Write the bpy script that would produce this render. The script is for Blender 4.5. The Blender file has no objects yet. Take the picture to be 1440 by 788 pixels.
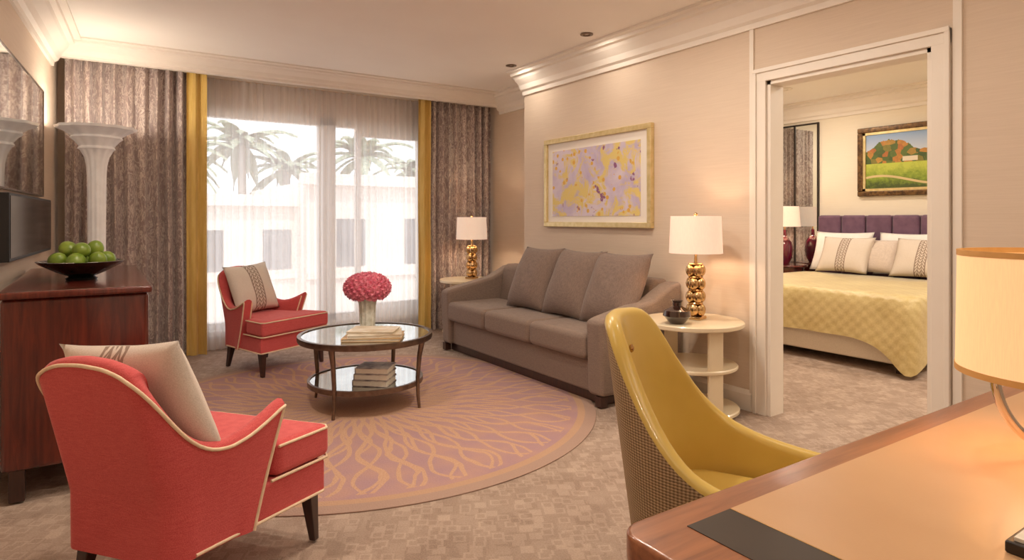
import bpy, math, random
from mathutils import Vector, Matrix, Euler
import numpy as np
random.seed(7)
S=bpy.context.scene
def lin(c):
    o=[]
    for v in c[:3]:
        v=v/255.0
        o.append(v/12.92 if v<=0.04045 else ((v+0.055)/1.055)**2.4)
    return (*o,1.0)
# ------------------------------------------------------------- materials
class NT:
    def __init__(s,m):
        s.t=m.node_tree; s.n=s.t.nodes; s.l=s.t.links
    def node(s,typ,**kw):
        x=s.n.new(typ)
        for k,v in kw.items(): setattr(x,k,v)
        return x
    def link(s,a,b): s.l.new(a,b)
    def setin(s,sock,v):
        if isinstance(v,(int,float)): sock.default_value=v
        elif isinstance(v,(tuple,list)): sock.default_value=v
        else: s.l.new(v,sock)
    def m(s,op,a,b=0.0,c=0.0):
        x=s.n.new('ShaderNodeMath'); x.operation=op
        s.setin(x.inputs[0],a); s.setin(x.inputs[1],b); s.setin(x.inputs[2],c)
        return x.outputs[0]
    def coord(s,which='Object',scale=(1,1,1),rot=(0,0,0)):
        tc=s.n.new('ShaderNodeTexCoord'); mp=s.n.new('ShaderNodeMapping')
        mp.inputs['Scale'].default_value=scale; mp.inputs['Rotation'].default_value=rot
        s.l.new(tc.outputs[which],mp.inputs[0]); return mp.outputs[0]
    def xyz(s,v):
        x=s.n.new('ShaderNodeSeparateXYZ'); s.l.new(v,x.inputs[0]); return x.outputs
    def noise(s,v,scale,detail=3,rough=.5,dist=0):
        x=s.n.new('ShaderNodeTexNoise'); s.l.new(v,x.inputs['Vector'])
        x.inputs['Scale'].default_value=scale; x.inputs['Detail'].default_value=detail
        x.inputs['Roughness'].default_value=rough; x.inputs['Distortion'].default_value=dist
        return x.outputs['Fac']
    def ramp(s,f,stops,interp='LINEAR'):
        x=s.n.new('ShaderNodeValToRGB'); x.color_ramp.interpolation=interp
        e=x.color_ramp.elements
        while len(e)<len(stops): e.new(.5)
        for i,(p,c) in enumerate(stops): e[i].position=p; e[i].color=c
        s.setin(x.inputs[0],f); return x.outputs[0]
    def mix(s,f,a,b,mode='MIX'):
        x=s.n.new('ShaderNodeMix'); x.data_type='RGBA'; x.blend_type=mode
        s.setin(x.inputs[0],f); s.setin(x.inputs[6],a); s.setin(x.inputs[7],b); return x.outputs[2]
    def bump(s,h,strength=.3,dist=.01):
        x=s.n.new('ShaderNodeBump'); x.inputs['Strength'].default_value=strength; x.inputs['Distance'].default_value=dist
        s.setin(x.inputs['Height'],h); return x.outputs[0]
def newmat(name):
    m=bpy.data.materials.new(name); m.use_nodes=True
    t=NT(m); b=m.node_tree.nodes['Principled BSDF']
    return m,t,b
def M(name,col,rough=.6,metal=0.0,col2=None,ns=8,nd=3,nscale=(1,1,1),bs=0,bst=.2,bscale=None,coat=0,emit=0,emitc=None,trans=0,spec=.5,sheen=0,lo=.35,hi=.65):
    m,t,b=newmat(name)
    b.inputs['Roughness'].default_value=rough; b.inputs['Metallic'].default_value=metal
    b.inputs['Base Color'].default_value=lin(col)
    b.inputs['Coat Weight'].default_value=coat
    b.inputs['Transmission Weight'].default_value=trans
    b.inputs['Specular IOR Level'].default_value=spec
    b.inputs['Sheen Weight'].default_value=sheen
    if col2 is not None:
        f=t.noise(t.coord('Object',nscale),ns,nd)
        t.link(t.ramp(f,[(lo,lin(col)),(hi,lin(col2))]),b.inputs['Base Color'])
    if bs:
        f=t.noise(t.coord('Object',bscale or nscale),bs,2)
        t.link(t.bump(f,bst,.004),b.inputs['Normal'])
    if emit:
        b.inputs['Emission Color'].default_value=lin(emitc or col); b.inputs['Emission Strength'].default_value=emit
    return m
def weave_mat(name,c1,c2,scale=260,rough=.9,bst=.3):
    m,t,b=newmat(name); v=t.coord('Object')
    n=t.noise(v,scale,2); n2=t.noise(t.coord('Object',(1,1,14)),30,2); 
    f=t.m('ADD',t.m('MULTIPLY',n,.6),t.m('MULTIPLY',n2,.4))
    t.link(t.ramp(f,[(.38,lin(c1)),(.62,lin(c2))]),b.inputs['Base Color'])
    t.link(t.bump(f,bst,.003),b.inputs['Normal'])
    b.inputs['Roughness'].default_value=rough; b.inputs['Sheen Weight'].default_value=.15
    return m
m_ceil=M('ceiling_paint',(250,244,236),.8,col2=(248,241,233),ns=2,bs=80,bst=.05)
m_trim=M('trim_paint',(242,233,221),.45,col2=(239,229,216),ns=3)
m_crown=M('crown_paint',(246,238,227),.6,col2=(243,234,223),ns=3)
def wallpaper(name,c1,c2):
    m,t,b=newmat(name)
    n=t.noise(t.coord('Object',(2.5,2.5,90)),1.6,4,.6)
    n2=t.noise(t.coord('Object'),350,1)
    f=t.m('ADD',t.m('MULTIPLY',n,.75),t.m('MULTIPLY',n2,.25))
    t.link(t.ramp(f,[(.3,lin(c1)),(.7,lin(c2))]),b.inputs['Base Color'])
    t.link(t.bump(f,.08,.002),b.inputs['Normal']); b.inputs['Roughness'].default_value=.75
    return m
m_wall=wallpaper('grasscloth_wallpaper',(217,197,176),(226,207,187))
m_wallb=wallpaper('bedroom_wallpaper',(238,227,207),(243,233,214))
def carpet():
    m,t,b=newmat('patterned_carpet'); v=t.coord('Object',(1,1,1),(0,0,.5))
    vo=t.node('ShaderNodeTexVoronoi',distance='CHEBYCHEV'); t.link(v,vo.inputs['Vector']); vo.inputs['Scale'].default_value=17
    vo.inputs['Randomness'].default_value=.9
    cx=t.xyz(vo.outputs['Color'])
    n=t.noise(v,3.5,3); nf=t.noise(v,150,3,.7)
    ring=t.m('LESS_THAN',t.m('ABSOLUTE',t.m('SUBTRACT',vo.outputs['Distance'],.36)),.08)
    f=t.m('ADD',t.m('MULTIPLY',cx[0],.12),t.m('MULTIPLY',n,.36))
    f=t.m('ADD',f,t.m('MULTIPLY',nf,.6)); f=t.m('ADD',f,t.m('MULTIPLY',ring,.12))
    t.link(t.ramp(f,[(.28,lin((132,110,96))),(.9,lin((200,178,160)))]),b.inputs['Base Color'])
    t.link(t.bump(nf,.5,.005),b.inputs['Normal'])
    b.inputs['Roughness'].default_value=.95; b.inputs['Specular IOR Level'].default_value=.15
    return m
m_carpet=carpet()
def rugmat(R):
    m,t,b=newmat('round_rug_pattern'); v=t.coord('Object'); x,y,z=t.xyz(v)
    r=t.m('SQRT',t.m('ADD',t.m('MULTIPLY',x,x),t.m('MULTIPLY',y,y)))
    th=t.m('ARCTAN2',y,x)
    n1=t.m('MULTIPLY',t.m('SUBTRACT',t.noise(v,2.5,2),.5),2.2)
    n2=t.m('MULTIPLY',t.m('SUBTRACT',t.noise(t.coord('Object',(1,1,1),(0,0,1.3)),3.5,2),.5),2.2)
    lines=None
    for sg,N,k,ph,nz in ((1,20.0,8.5,0.0,n1),(-1,20.0,8.5,0.0,n1),(.75,20.0,13.0,1.1,n2)):
        w=t.m('MULTIPLY',t.m('SINE',t.m('ADD',t.m('MULTIPLY',r,k),ph)),1.15*sg)
        a=t.m('ADD',t.m('ADD',t.m('MULTIPLY',th,N),w),nz)
        q=t.m('MULTIPLY',t.m('ABSOLUTE',t.m('SINE',a)),r)
        q=t.m('LESS_THAN',q,.25)
        lines=q if lines is None else t.m('MAXIMUM',lines,q)
    inner=t.m('LESS_THAN',r,R*.90)
    lines=t.m('MULTIPLY',lines,inner)
    fine=t.noise(v,120,3); big=t.noise(v,5,3)
    base=t.ramp(big,[(.35,lin((190,152,142))),(.65,lin((178,144,148)))])
    gold=t.ramp(fine,[(.35,lin((196,154,122))),(.65,lin((220,182,150)))])
    col=t.mix(t.m('MULTIPLY',lines,.85),base,gold)
    ringm=t.m('GREATER_THAN',r,R*.955)
    col=t.mix(ringm,col,lin((180,152,136)))
    r2=t.m('MULTIPLY',t.m('GREATER_THAN',r,R*.925),t.m('LESS_THAN',r,R*.955))
    col=t.mix(r2,col,lin((196,160,132)))
    col=t.mix(t.m('MULTIPLY',fine,.3),col,lin((126,92,84)))
    t.link(col,b.inputs['Base Color'])
    t.link(t.bump(t.m('ADD',t.m('MULTIPLY',lines,1.5),fine),.5,.006),b.inputs['Normal'])
    b.inputs['Roughness'].default_value=.95; b.inputs['Specular IOR Level'].default_value=.15
    return m
def curtainmat():
    m,t,b=newmat('patterned_drape'); 
    n=t.noise(t.coord('Object',(7,7,3.0)),3.0,5,.65,1.2); n2=t.noise(t.coord('Object',(30,30,8)),3,3)
    f=t.m('ABSOLUTE',t.m('SUBTRACT',n,.5)); f=t.m('ADD',f,t.m('MULTIPLY',t.m('SUBTRACT',n2,.5),.08))
    t.link(t.ramp(f,[(.0,lin((214,200,190))),(.03,lin((188,172,164))),(.06,lin((154,135,130)))]),b.inputs['Base Color'])
    b.inputs['Roughness'].default_value=.5; b.inputs['Sheen Weight'].default_value=.3
    return m
m_drape=curtainmat()
m_gold_drape=M('mustard_silk',(214,180,92),.5,col2=(224,192,112),ns=6,nscale=(8,8,1),sheen=.3)
def sheermat():
    m,t,b=newmat('sheer_voile')
    t.n.remove(b); out=[n for n in t.n if n.type=='OUTPUT_MATERIAL'][0]
    tr=t.node('ShaderNodeBsdfTransparent'); tr.inputs[0].default_value=(1,1,1,1)
    tl=t.node('ShaderNodeBsdfTranslucent'); tl.inputs[0].default_value=lin((250,246,244))
    df=t.node('ShaderNodeBsdfDiffuse'); df.inputs[0].default_value=lin((250,244,242))
    m1=t.node('ShaderNodeMixShader'); m1.inputs[0].default_value=.42
    t.link(tl.outputs[0],m1.inputs[1]); t.link(df.outputs[0],m1.inputs[2])
    n=t.noise(t.coord('Object',(30,1,.3)),2,2)
    f=t.m('ADD',.53,t.m('MULTIPLY',n,.2))
    m2=t.node('ShaderNodeMixShader'); t.link(f,m2.inputs[0])
    t.link(tr.outputs[0],m2.inputs[1]); t.link(m1.outputs[0],m2.inputs[2])
    t.link(m2.outputs[0],out.inputs[0]); return m
m_sheer=sheermat()
m_red=weave_mat('coral_linen',(200,74,76),(218,98,96),300)
m_pipe=M('cream_piping',(240,216,184),.8,col2=(232,204,172),ns=40)
m_leg=M('dark_walnut',(48,26,20),.3,col2=(64,36,26),ns=10,nscale=(8,8,1),coat=.4)
m_sofa=weave_mat('taupe_chenille',(124,105,94),(146,126,112),220)
m_sofap=weave_mat('taupe_chenille_pillow',(118,99,89),(142,121,109),220)
m_bronze=M('bronze',(110,94,82),.35,.9,col2=(134,114,98),ns=20)
m_gold=M('antique_gold',(220,186,136),.2,1.0,col2=(194,160,112),ns=14)
m_mirror=M('mirror_glass',(225,228,226),.03,1.0,col2=(222,225,224),ns=1)
m_tablet=M('eglomise_top',(206,210,206),.05,.85,col2=(190,194,190),ns=6)
m_chrome=M('polished_chrome',(220,215,208),.08,1.0,col2=(214,210,204),ns=2)
m_lacq=M('cream_lacquer',(236,220,188),.3,col2=(231,213,180),ns=3,coat=.3)
def woodmat(name,c1,c2,rough=.3,coat=.5,sc=(1.2,14,14),s=2.5):
    m,t,b=newmat(name)
    n=t.noise(t.coord('Object',sc),s,5,.6,.6)
    t.link(t.ramp(n,[(.3,lin(c1)),(.7,lin(c2))]),b.inputs['Base Color'])
    b.inputs['Roughness'].default_value=rough; b.inputs['Coat Weight'].default_value=coat; b.inputs['Coat Roughness'].default_value=.12
    return m
m_mahog=woodmat('mahogany_gloss',(66,22,16),(108,42,28),.25,.6,(14,14,1.2))
m_desk=woodmat('desk_walnut',(126,72,42),(168,106,66),.28,.4,(1.2,16,16))
m_leather=M('tan_leather_inlay',(208,166,124),.35,col2=(200,157,115),ns=3,bs=300,bst=.05,coat=.1)
m_black=M('black_leather',(34,26,22),.35,col2=(46,36,30),ns=4)
m_yel=M('yellow_leather',(222,192,104),.32,col2=(214,182,90),ns=4,bs=60,bst=.06,coat=.2)
def lattice():
    m,t,b=newmat('woven_lattice_fabric'); x,y,z=t.xyz(t.coord('Object'))
    a=t.m('ARCTAN2',y,x)
    u=t.m('MULTIPLY',a,84.0); w=t.m('MULTIPLY',z,400.0)
    p=t.m('MULTIPLY',t.m('SINE',t.m('ADD',u,w)),t.m('SINE',t.m('SUBTRACT',w,u)))
    t.link(t.ramp(t.m('ADD',.5,t.m('MULTIPLY',p,.5)),[(.1,lin((122,96,68))),(.9,lin((188,162,124)))]),b.inputs['Base Color'])
    t.link(t.bump(p,.4,.004),b.inputs['Normal']); b.inputs['Roughness'].default_value=.7
    return m
m_lat=lattice()
def shade(name,col,e,band=None):
    m,t,b=newmat(name)
    n=t.noise(t.coord('Object',(60,60,4)),6,2)
    c=t.ramp(n,[(.3,lin(col)),(.7,lin([min(255,k*1.03) for k in col]))])
    t.link(c,b.inputs['Base Color']); t.link(c,b.inputs['Emission Color']); b.inputs['Emission Strength'].default_value=e
    b.inputs['Roughness'].default_value=.8
    return m
m_shade=shade('linen_shade',(238,212,190),.42)
m_shade2=shade('desk_lamp_shade',(240,204,150),.5)
m_shadeg=M('shade_trim',(200,148,84),.6,col2=(208,156,92),ns=30,emit=.12)
m_blkglass=M('smoked_glass',(14,20,18),.05,col2=(20,28,24),ns=2,coat=1)
m_lime=M('lime_skin',(96,122,34),.35,col2=(128,146,50),ns=14,bs=160,bst=.15)
m_pink=M('peony_petals',(222,108,134),.7,col2=(240,152,168),ns=30)
m_pinkc=M('peony_core',(186,70,100),.7,col2=(204,90,118),ns=30)
m_green=M('stem_green',(70,110,50),.6,col2=(90,130,60),ns=10)
m_plaster=M('white_plaster',(244,238,232),.6,col2=(236,229,222),ns=12,emit=.08)
m_tv=M('tv_screen',(10,11,13),.12,col2=(13,14,16),ns=1)
m_tvb=M('tv_bezel',(18,18,20),.4,col2=(22,22,24),ns=2)
m_wframe=M('window_frame_paint',(245,242,236),.5,col2=(240,238,232),ns=2)
m_frame=M('champagne_frame',(214,192,134),.35,.5,col2=(228,208,158),ns=20)
m_framed=M('dark_bronze_frame',(74,52,34),.35,.4,col2=(128,96,58),ns=30)
m_mat=M('mat_board',(246,238,228),.8,col2=(243,235,225),ns=2)
m_plum=M('plum_velvet',(98,68,92),.7,col2=(112,80,104),ns=12,sheen=.3)
m_bedding=M('white_cotton',(246,242,238),.8,col2=(241,235,229),ns=8,bs=30,bst=.1)
m_beige=weave_mat('beige_cushion',(206,190,178),(222,206,194),200)
m_bedbase=weave_mat('bed_base_fabric',(220,208,188),(230,218,200),150)
m_vplum=M('plum_glass',(90,14,40),.06,col2=(120,24,56),ns=4,coat=1)
m_vase=M('dark_ceramic',(40,24,20),.12,col2=(70,42,30),ns=6,coat=1)
m_book=[M('book_cover_a',(236,228,212),.5,col2=(206,188,160),ns=9),M('book_cover_b',(204,172,124),.5,col2=(180,142,100),ns=6),M('book_cover_c',(120,106,110),.5,col2=(220,210,200),ns=14)]
m_pages=M('book_pages',(240,234,220),.8,col2=(228,220,204),ns=60,nscale=(1,1,12))
def quilt():
    m,t,b=newmat('gold_coverlet'); x,y,z=t.xyz(t.coord('Object'))
    p=t.m('MULTIPLY',t.m('SINE',t.m('MULTIPLY',t.m('ADD',x,z),58.0)),t.m('SINE',t.m('MULTIPLY',y,58.0)))
    n=t.noise(t.coord('Object'),4,3); n2=t.noise(t.coord('Object',(1,1,1)),60,3,.7)
    t.link(t.ramp(t.m('ADD',t.m('ADD',t.m('MULTIPLY',p,.06),t.m('MULTIPLY',n2,.4)),t.m('MULTIPLY',n,.6)),[(.3,lin((192,168,108))),(.72,lin((222,204,148)))]),b.inputs['Base Color'])
    t.link(t.bump(t.m('ADD',p,n2),.3,.005),b.inputs['Normal']); b.inputs['Roughness'].default_value=.42; b.inputs['Sheen Weight'].default_value=.3
    return m
m_quilt=quilt()
def stripe():
    m,t,b=newmat('linen_braid_stripe'); x,y,z=t.xyz(t.coord('Object'))
    ax=t.m('ABSOLUTE',x)
    band=t.m('LESS_THAN',ax,.05)
    zig=t.m('SINE',t.m('ADD',t.m('MULTIPLY',y,190.0),t.m('MULTIPLY',t.m('ABSOLUTE',t.m('SUBTRACT',t.m('FRACT',t.m('MULTIPLY',x,24.0)),.5)),12.0)))
    edge=t.m('LESS_THAN',t.m('ABSOLUTE',t.m('SUBTRACT',ax,.05)),.006)
    e2=t.m('LESS_THAN',t.m('ABSOLUTE',t.m('SUBTRACT',ax,.018)),.004)
    f=t.m('MAXIMUM',t.m('MULTIPLY',band,t.m('GREATER_THAN',zig,.2)),t.m('MAXIMUM',edge,e2))
    n=t.noise(t.coord('Object'),250,2)
    base=t.ramp(n,[(.3,lin((212,198,184))),(.7,lin((228,216,204)))])
    t.link(t.mix(t.m('MULTIPLY',f,.75),base,lin((122,94,76))),b.inputs['Base Color'])
    t.link(t.bump(n,.2,.003),b.inputs['Normal']); b.inputs['Roughness'].default_value=.9
    return m
m_stripe=stripe()
def art():
    m,t,b=newmat('abstract_floral_art'); v=t.coord('Object')
    n1=t.noise(v,3.2,4,.6,.5); n2=t.noise(t.coord('Object',(1,1,1),(.3,.5,.9)),5,5,.7,.8); n3=t.noise(t.coord('Object',(1,1,1),(1,.2,.4)),9,3)
    c=t.ramp(n1,[(.3,lin((190,172,206))),(.6,lin((224,210,222)))])
    c=t.mix(t.ramp(n2,[(.48,(0,0,0,1)),(.56,(1,1,1,1))]),c,lin((232,208,128)))
    vo=t.node('ShaderNodeTexVoronoi'); t.link(v,vo.inputs[0]); vo.inputs['Scale'].default_value=15
    c=t.mix(t.m('MULTIPLY',t.m('LESS_THAN',vo.outputs['Distance'],.28),t.m('GREATER_THAN',n1,.5)),c,lin((230,180,84)))
    c=t.mix(t.ramp(n3,[(.66,(0,0,0,1)),(.69,(1,1,1,1))]),c,lin((150,96,136)))
    t.link(c,b.inputs['Base Color']); b.inputs['Roughness'].default_value=.6; return m
m_art=art()
def landscape():
    m,t,b=newmat('landscape_painting'); v=t.coord('Object'); x,y,z=t.xyz(v)
    n=t.noise(v,5,4,.7); n2=t.noise(v,34,3,.6); n4=t.noise(v,16,3,.7)
    h=t.m('ADD',.5,t.m('MULTIPLY',z,1.5))
    sky=t.ramp(h,[(.6,lin((206,214,226))),(1.0,lin((140,172,216)))])
    lawn=t.ramp(t.m('ADD',h,t.m('MULTIPLY',t.m('SUBTRACT',n4,.5),.45)),[(.05,lin((70,86,36))),(.22,lin((132,154,50))),(.42,lin((190,200,80)))])
    path=t.m('LESS_THAN',t.m('ABSOLUTE',t.m('SUBTRACT',h,t.m('ADD',.16,t.m('MULTIPLY',t.m('SINE',t.m('MULTIPLY',y,5.0)),.08)))),.02)
    lawn=t.mix(path,lawn,lin((212,190,140)))
    vo=t.node('ShaderNodeTexVoronoi'); t.link(v,vo.inputs[0]); vo.inputs['Scale'].default_value=17
    tree=t.ramp(t.xyz(vo.outputs['Color'])[0],[(.0,lin((60,88,40))),(.5,lin((104,128,52))),(.75,lin((222,160,66))),(.95,lin((204,120,56)))])
    tree=t.mix(t.m('MULTIPLY',n2,.6),tree,lin((66,70,40)))
    tops=t.m('ADD',.72,t.m('MULTIPLY',t.m('ADD',t.m('SINE',t.m('MULTIPLY',y,9.0)),t.m('MULTIPLY',n,2.4)),.10))
    c=t.mix(t.m('LESS_THAN',h,t.m('SUBTRACT',tops,.06)),sky,tree)
    c=t.mix(t.m('LESS_THAN',h,.46),c,lawn)
    house=t.m('MULTIPLY',t.m('LESS_THAN',t.m('ABSOLUTE',t.m('SUBTRACT',y,-.02)),.08),t.m('LESS_THAN',t.m('ABSOLUTE',t.m('SUBTRACT',h,.52)),.04))
    c=t.mix(house,c,lin((226,214,190)))
    t.link(c,b.inputs['Base Color']); b.inputs['Roughness'].default_value=.5; return m
m_land=landscape()
m_fac=M('stucco_facade',(242,230,220),.9,col2=(232,219,208),ns=1)
m_facw=M('facade_window',(104,104,108),.4,col2=(134,132,132),ns=2)
m_palm=M('palm_leaf',(150,164,140),.6,col2=(176,188,160),ns=4)
m_trunk=M('palm_trunk',(180,170,158),.9,col2=(164,154,142),ns=8)
m_ground=M('street_ground',(190,180,170),.9,col2=(170,162,152),ns=.5)
# ------------------------------------------------------------- geometry
def empty(name,loc=(0,0,0),rz=0):
    e=bpy.data.objects.new(name,None); e.empty_display_size=.1; S.collection.objects.link(e)
    e.location=loc; e.rotation_euler=(0,0,rz); return e
def mk(name,verts,faces,mat,parent=None,smooth=False,bevel=0,segs=3,loc=(0,0,0),rot=(0,0,0),subd=0,mats=None,midx=None,autosm=True):
    me=bpy.data.meshes.new(name); me.from_pydata([tuple(v) for v in verts],[],faces); me.update()
    for mm in (mats or [mat]): me.materials.append(mm)
    if midx:
        for p,i in zip(me.polygons,midx): p.material_index=i
    if smooth or bevel:
        for p in me.polygons: p.use_smooth=True
    o=bpy.data.objects.new(name,me); S.collection.objects.link(o)
    o.location=loc; o.rotation_euler=rot
    if parent: o.parent=parent
    if bevel:
        b=o.modifiers.new('bev','BEVEL'); b.width=bevel; b.segments=segs; b.limit_method='ANGLE'; b.angle_limit=math.radians(35)
        w=o.modifiers.new('wn','WEIGHTED_NORMAL'); w.keep_sharp=False
    if subd:
        s=o.modifiers.new('ss','SUBSURF'); s.levels=subd; s.render_levels=subd
    return o
BF=[(0,3,2,1),(4,5,6,7),(0,1,5,4),(1,2,6,5),(2,3,7,6),(3,0,4,7)]
def bv(x0,x1,y0,y1,z0,z1): return [(x0,y0,z0),(x1,y0,z0),(x1,y1,z0),(x0,y1,z0),(x0,y0,z1),(x1,y0,z1),(x1,y1,z1),(x0,y1,z1)]
def boxes(name,L,mat,parent=None,bevel=0,segs=2,loc=(0,0,0),rot=(0,0,0)):
    V=[];F=[]
    for b in L:
        k=len(V); V+=bv(*b); F+=[tuple(i+k for i in f) for f in BF]
    return mk(name,V,F,mat,parent,bevel=bevel,segs=segs,loc=loc,rot=rot)
def box(name,b,mat,parent=None,bevel=0,segs=3,**k): return boxes(name,[b],mat,parent,bevel,segs,**k)
def fixn(o):
    import bmesh
    bm=bmesh.new(); bm.from_mesh(o.data); bmesh.ops.recalc_face_normals(bm,faces=bm.faces); bm.to_mesh(o.data); bm.free()
def prism(name,poly,axis,a,b,mat,parent=None,bevel=0,segs=3,**k):
    n=len(poly)
    def P(p,t):
        return {'x':(t,p[0],p[1]),'y':(p[0],t,p[1]),'z':(p[0],p[1],t)}[axis]
    V=[P(p,a) for p in poly]+[P(p,b) for p in poly]
    F=[tuple(range(n))[::-1],tuple(range(n,2*n))]+[(i,(i+1)%n,n+(i+1)%n,n+i) for i in range(n)]
    o=mk(name,V,F,mat,parent,bevel=bevel,segs=segs,**k)
    fixn(o)
    return o
def lathe(name,prof,mat,parent=None,segs=48,loc=(0,0,0),rot=(0,0,0),smooth=True,flute=0,nf=12,sx=1,sy=1,sharp=False):
    V=[];F=[]
    for r,z in prof:
        for i in range(segs):
            a=2*math.pi*i/segs; rr=r*(1+flute*math.cos(nf*a))
            V.append((rr*math.cos(a)*sx,rr*math.sin(a)*sy,z))
    n=len(prof)
    for j in range(n-1):
        for i in range(segs):
            k=(i+1)%segs; F.append((j*segs+i,j*segs+k,(j+1)*segs+k,(j+1)*segs+i))
    if prof[0][0]>1e-4: F.append(tuple(range(segs))[::-1])
    if prof[-1][0]>1e-4: F.append(tuple((n-1)*segs+i for i in range(segs)))
    o=mk(name,V,F,mat,parent,smooth=smooth,loc=loc,rot=rot)
    if smooth:
        e=o.modifiers.new('es','EDGE_SPLIT'); e.split_angle=math.radians(38)
    return o
def ringlathe(name,prof,mat,parent=None,segs=64,loc=(0,0,0)):
    V=[];F=[];n=len(prof)
    for r,z in prof:
        for i in range(segs):
            a=2*math.pi*i/segs; V.append((r*math.cos(a),r*math.sin(a),z))
    for j in range(n):
        jj=(j+1)%n
        for i in range(segs):
            k=(i+1)%segs; F.append((j*segs+i,j*segs+k,jj*segs+k,jj*segs+i))
    o=mk(name,V,F,mat,parent,smooth=True,loc=loc); fixn(o)
    e=o.modifiers.new('es','EDGE_SPLIT'); e.split_angle=math.radians(38); return o
def tube(name,pts,r,mat,parent=None,closed=False,loc=(0,0,0),rot=(0,0,0),radii=None,res=4,smooth=False):
    c=bpy.data.curves.new(name,'CURVE'); c.dimensions='3D'; c.bevel_depth=r; c.bevel_resolution=res; c.use_fill_caps=True
    s=c.splines.new('POLY'); s.points.add(len(pts)-1)
    for i,p in enumerate(pts):
        s.points[i].co=(*p,1); 
        if radii: s.points[i].radius=radii[i]
    s.use_cyclic_u=closed; s.use_smooth=True; c.materials.append(mat)
    o=bpy.data.objects.new(name,c); S.collection.objects.link(o); o.location=loc; o.rotation_euler=rot
    if parent: o.parent=parent
    return o
def pillow(name,w,h,t,mat,parent,loc,rot,n=18,pipe=None,seed=1):
    V=[];idx={};F=[]; rnd=random.Random(seed)
    ph=[rnd.uniform(0,6) for _ in range(4)]
    for side in (1,-1):
        for i in range(n+1):
            for j in range(n+1):
                u=-1+2*i/n; v=-1+2*j/n
                b=(i in(0,n) or j in(0,n))
                if b and side==-1: idx[(side,i,j)]=idx[(1,i,j)]; continue
                prof=(max(0,1-abs(u)**2.6)**.55)*(max(0,1-abs(v)**2.6)**.55)
                x=w/2*u*(1-.07*(1-v*v)); y=h/2*v*(1-.07*(1-u*u))
                wr=.05*math.sin(5*u+ph[0]+3*v)*math.cos(4*v+ph[1])
                V.append((x,y,side*t/2*prof*(1+wr))); idx[(side,i,j)]=len(V)-1
    for side in (1,-1):
        for i in range(n):
            for j in range(n):
                f=(idx[(side,i,j)],idx[(side,i+1,j)],idx[(side,i+1,j+1)],idx[(side,i,j+1)])
                F.append(f if side==1 else f[::-1])
    return mk(name,V,F,mat,parent,smooth=True,loc=loc,rot=rot)
def brot(X,Y,Z): 
    return Matrix((X,Y,Z)).transposed().to_euler()
def ball(name,c,r,mat,parent,sc=(1,1,1),rot=(0,0,0),u=24,v=14):
    pr=[(math.sin(math.pi*i/v)*r,-math.cos(math.pi*i/v)*r) for i in range(v+1)]
    pr[0]=(0.0,-r); pr[-1]=(0.0,r)
    V=[];F=[]
    for rr,z in pr:
        for i in range(u):
            a=2*math.pi*i/u; V.append((rr*math.cos(a)*sc[0],rr*math.sin(a)*sc[1],z*sc[2]))
    for j in range(v):
        for i in range(u):
            k=(i+1)%u; F.append((j*u+i,j*u+k,(j+1)*u+k,(j+1)*u+i))
    return mk(name,V,F,mat,parent,smooth=True,loc=c,rot=rot)
# ------------------------------------------------------------- room
CZ=2.80
floor=box('floor',(-1.1,8.0,-2.8,7.1,-.1,0),m_carpet)
box('ceiling',(-1.1,8.0,-2.8,7.1,CZ,CZ+.15),m_ceil)
def lx(y): return -.30-.061/.998*(6.9-y)
mk('wall_left',[(lx(7.02),7.02,0),(lx(-2.6),-2.6,0),(lx(-2.6)-.15,-2.6,0),(lx(7.02)-.15,7.02,0),(lx(7.02),7.02,CZ),(lx(-2.6),-2.6,CZ),(lx(-2.6)-.15,-2.6,CZ),(lx(7.02)-.15,7.02,CZ)],BF,m_wall)
WX0,WX1,WZ0,WZ1=.78,3.32,.18,2.42
boxes('wall_back',[(-.45,WX0,6.88,7.02,0,CZ),(WX1,4.24,6.88,7.02,0,CZ),(WX0,WX1,6.88,7.02,0,WZ0),(WX0,WX1,6.88,7.02,WZ1,CZ)],m_wall)
RX=3.68; DY0,DY1,DZ=1.53,2.51,2.21
boxes('wall_right',[(RX,RX+.14,-2.6,DY0,0,CZ),(RX,RX+.14,DY1,5.33,0,CZ),(RX,RX+.14,DY0,DY1,DZ,CZ),(4.1,4.24,5.33,6.88,0,CZ),(RX+.14,4.24,5.21,5.33,0,CZ)],m_wall)
box('wall_front',(-1.05,3.82,-2.75,-2.6,0,CZ),m_wall)
box('wall_bedroom_head',(7.72,7.86,-.7,5.33,0,CZ),m_wallb)
box('wall_bedroom_north',(4.24,7.72,5.21,5.33,0,CZ),m_wallb)
box('wall_bedroom_south',(3.82,7.72,-.85,-.7,0,CZ),m_wallb)
win=empty('window_1',(0,6.93,0))
fr=[(WX0,WX0+.07,-.05,.05,WZ0,WZ1),(WX1-.07,WX1,-.05,.05,WZ0,WZ1),(WX0,WX1,-.05,.05,WZ0,WZ0+.07),(WX0,WX1,-.05,.05,WZ1-.09,WZ1)]
fr.append((2.02,2.20,-.05,.05,WZ0,WZ1))
fr.append((2.44,2.50,-.03,.03,WZ0,WZ1))
boxes('frame',fr,m_wframe,win)
boxes('sash',[(2.50,WX1-.07,-.03,.03,2.24,2.33),(2.50,WX1-.07,-.03,.03,.25,.33),(3.2,WX1-.07,-.03,.03,.25,2.33)],m_wframe,win)
box('sill',(WX0-.05,WX1+.05,-.13,-.05,WZ0-.05,WZ0),m_wframe,win)
prof=[(0,2.575),(.02,2.575),(.025,2.61),(.05,2.625),(.07,2.67),(.12,2.72),(.135,2.745),(.17,2.75),(.175,2.775),(.22,2.78),(.22,2.80),(0,2.80)]
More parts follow.
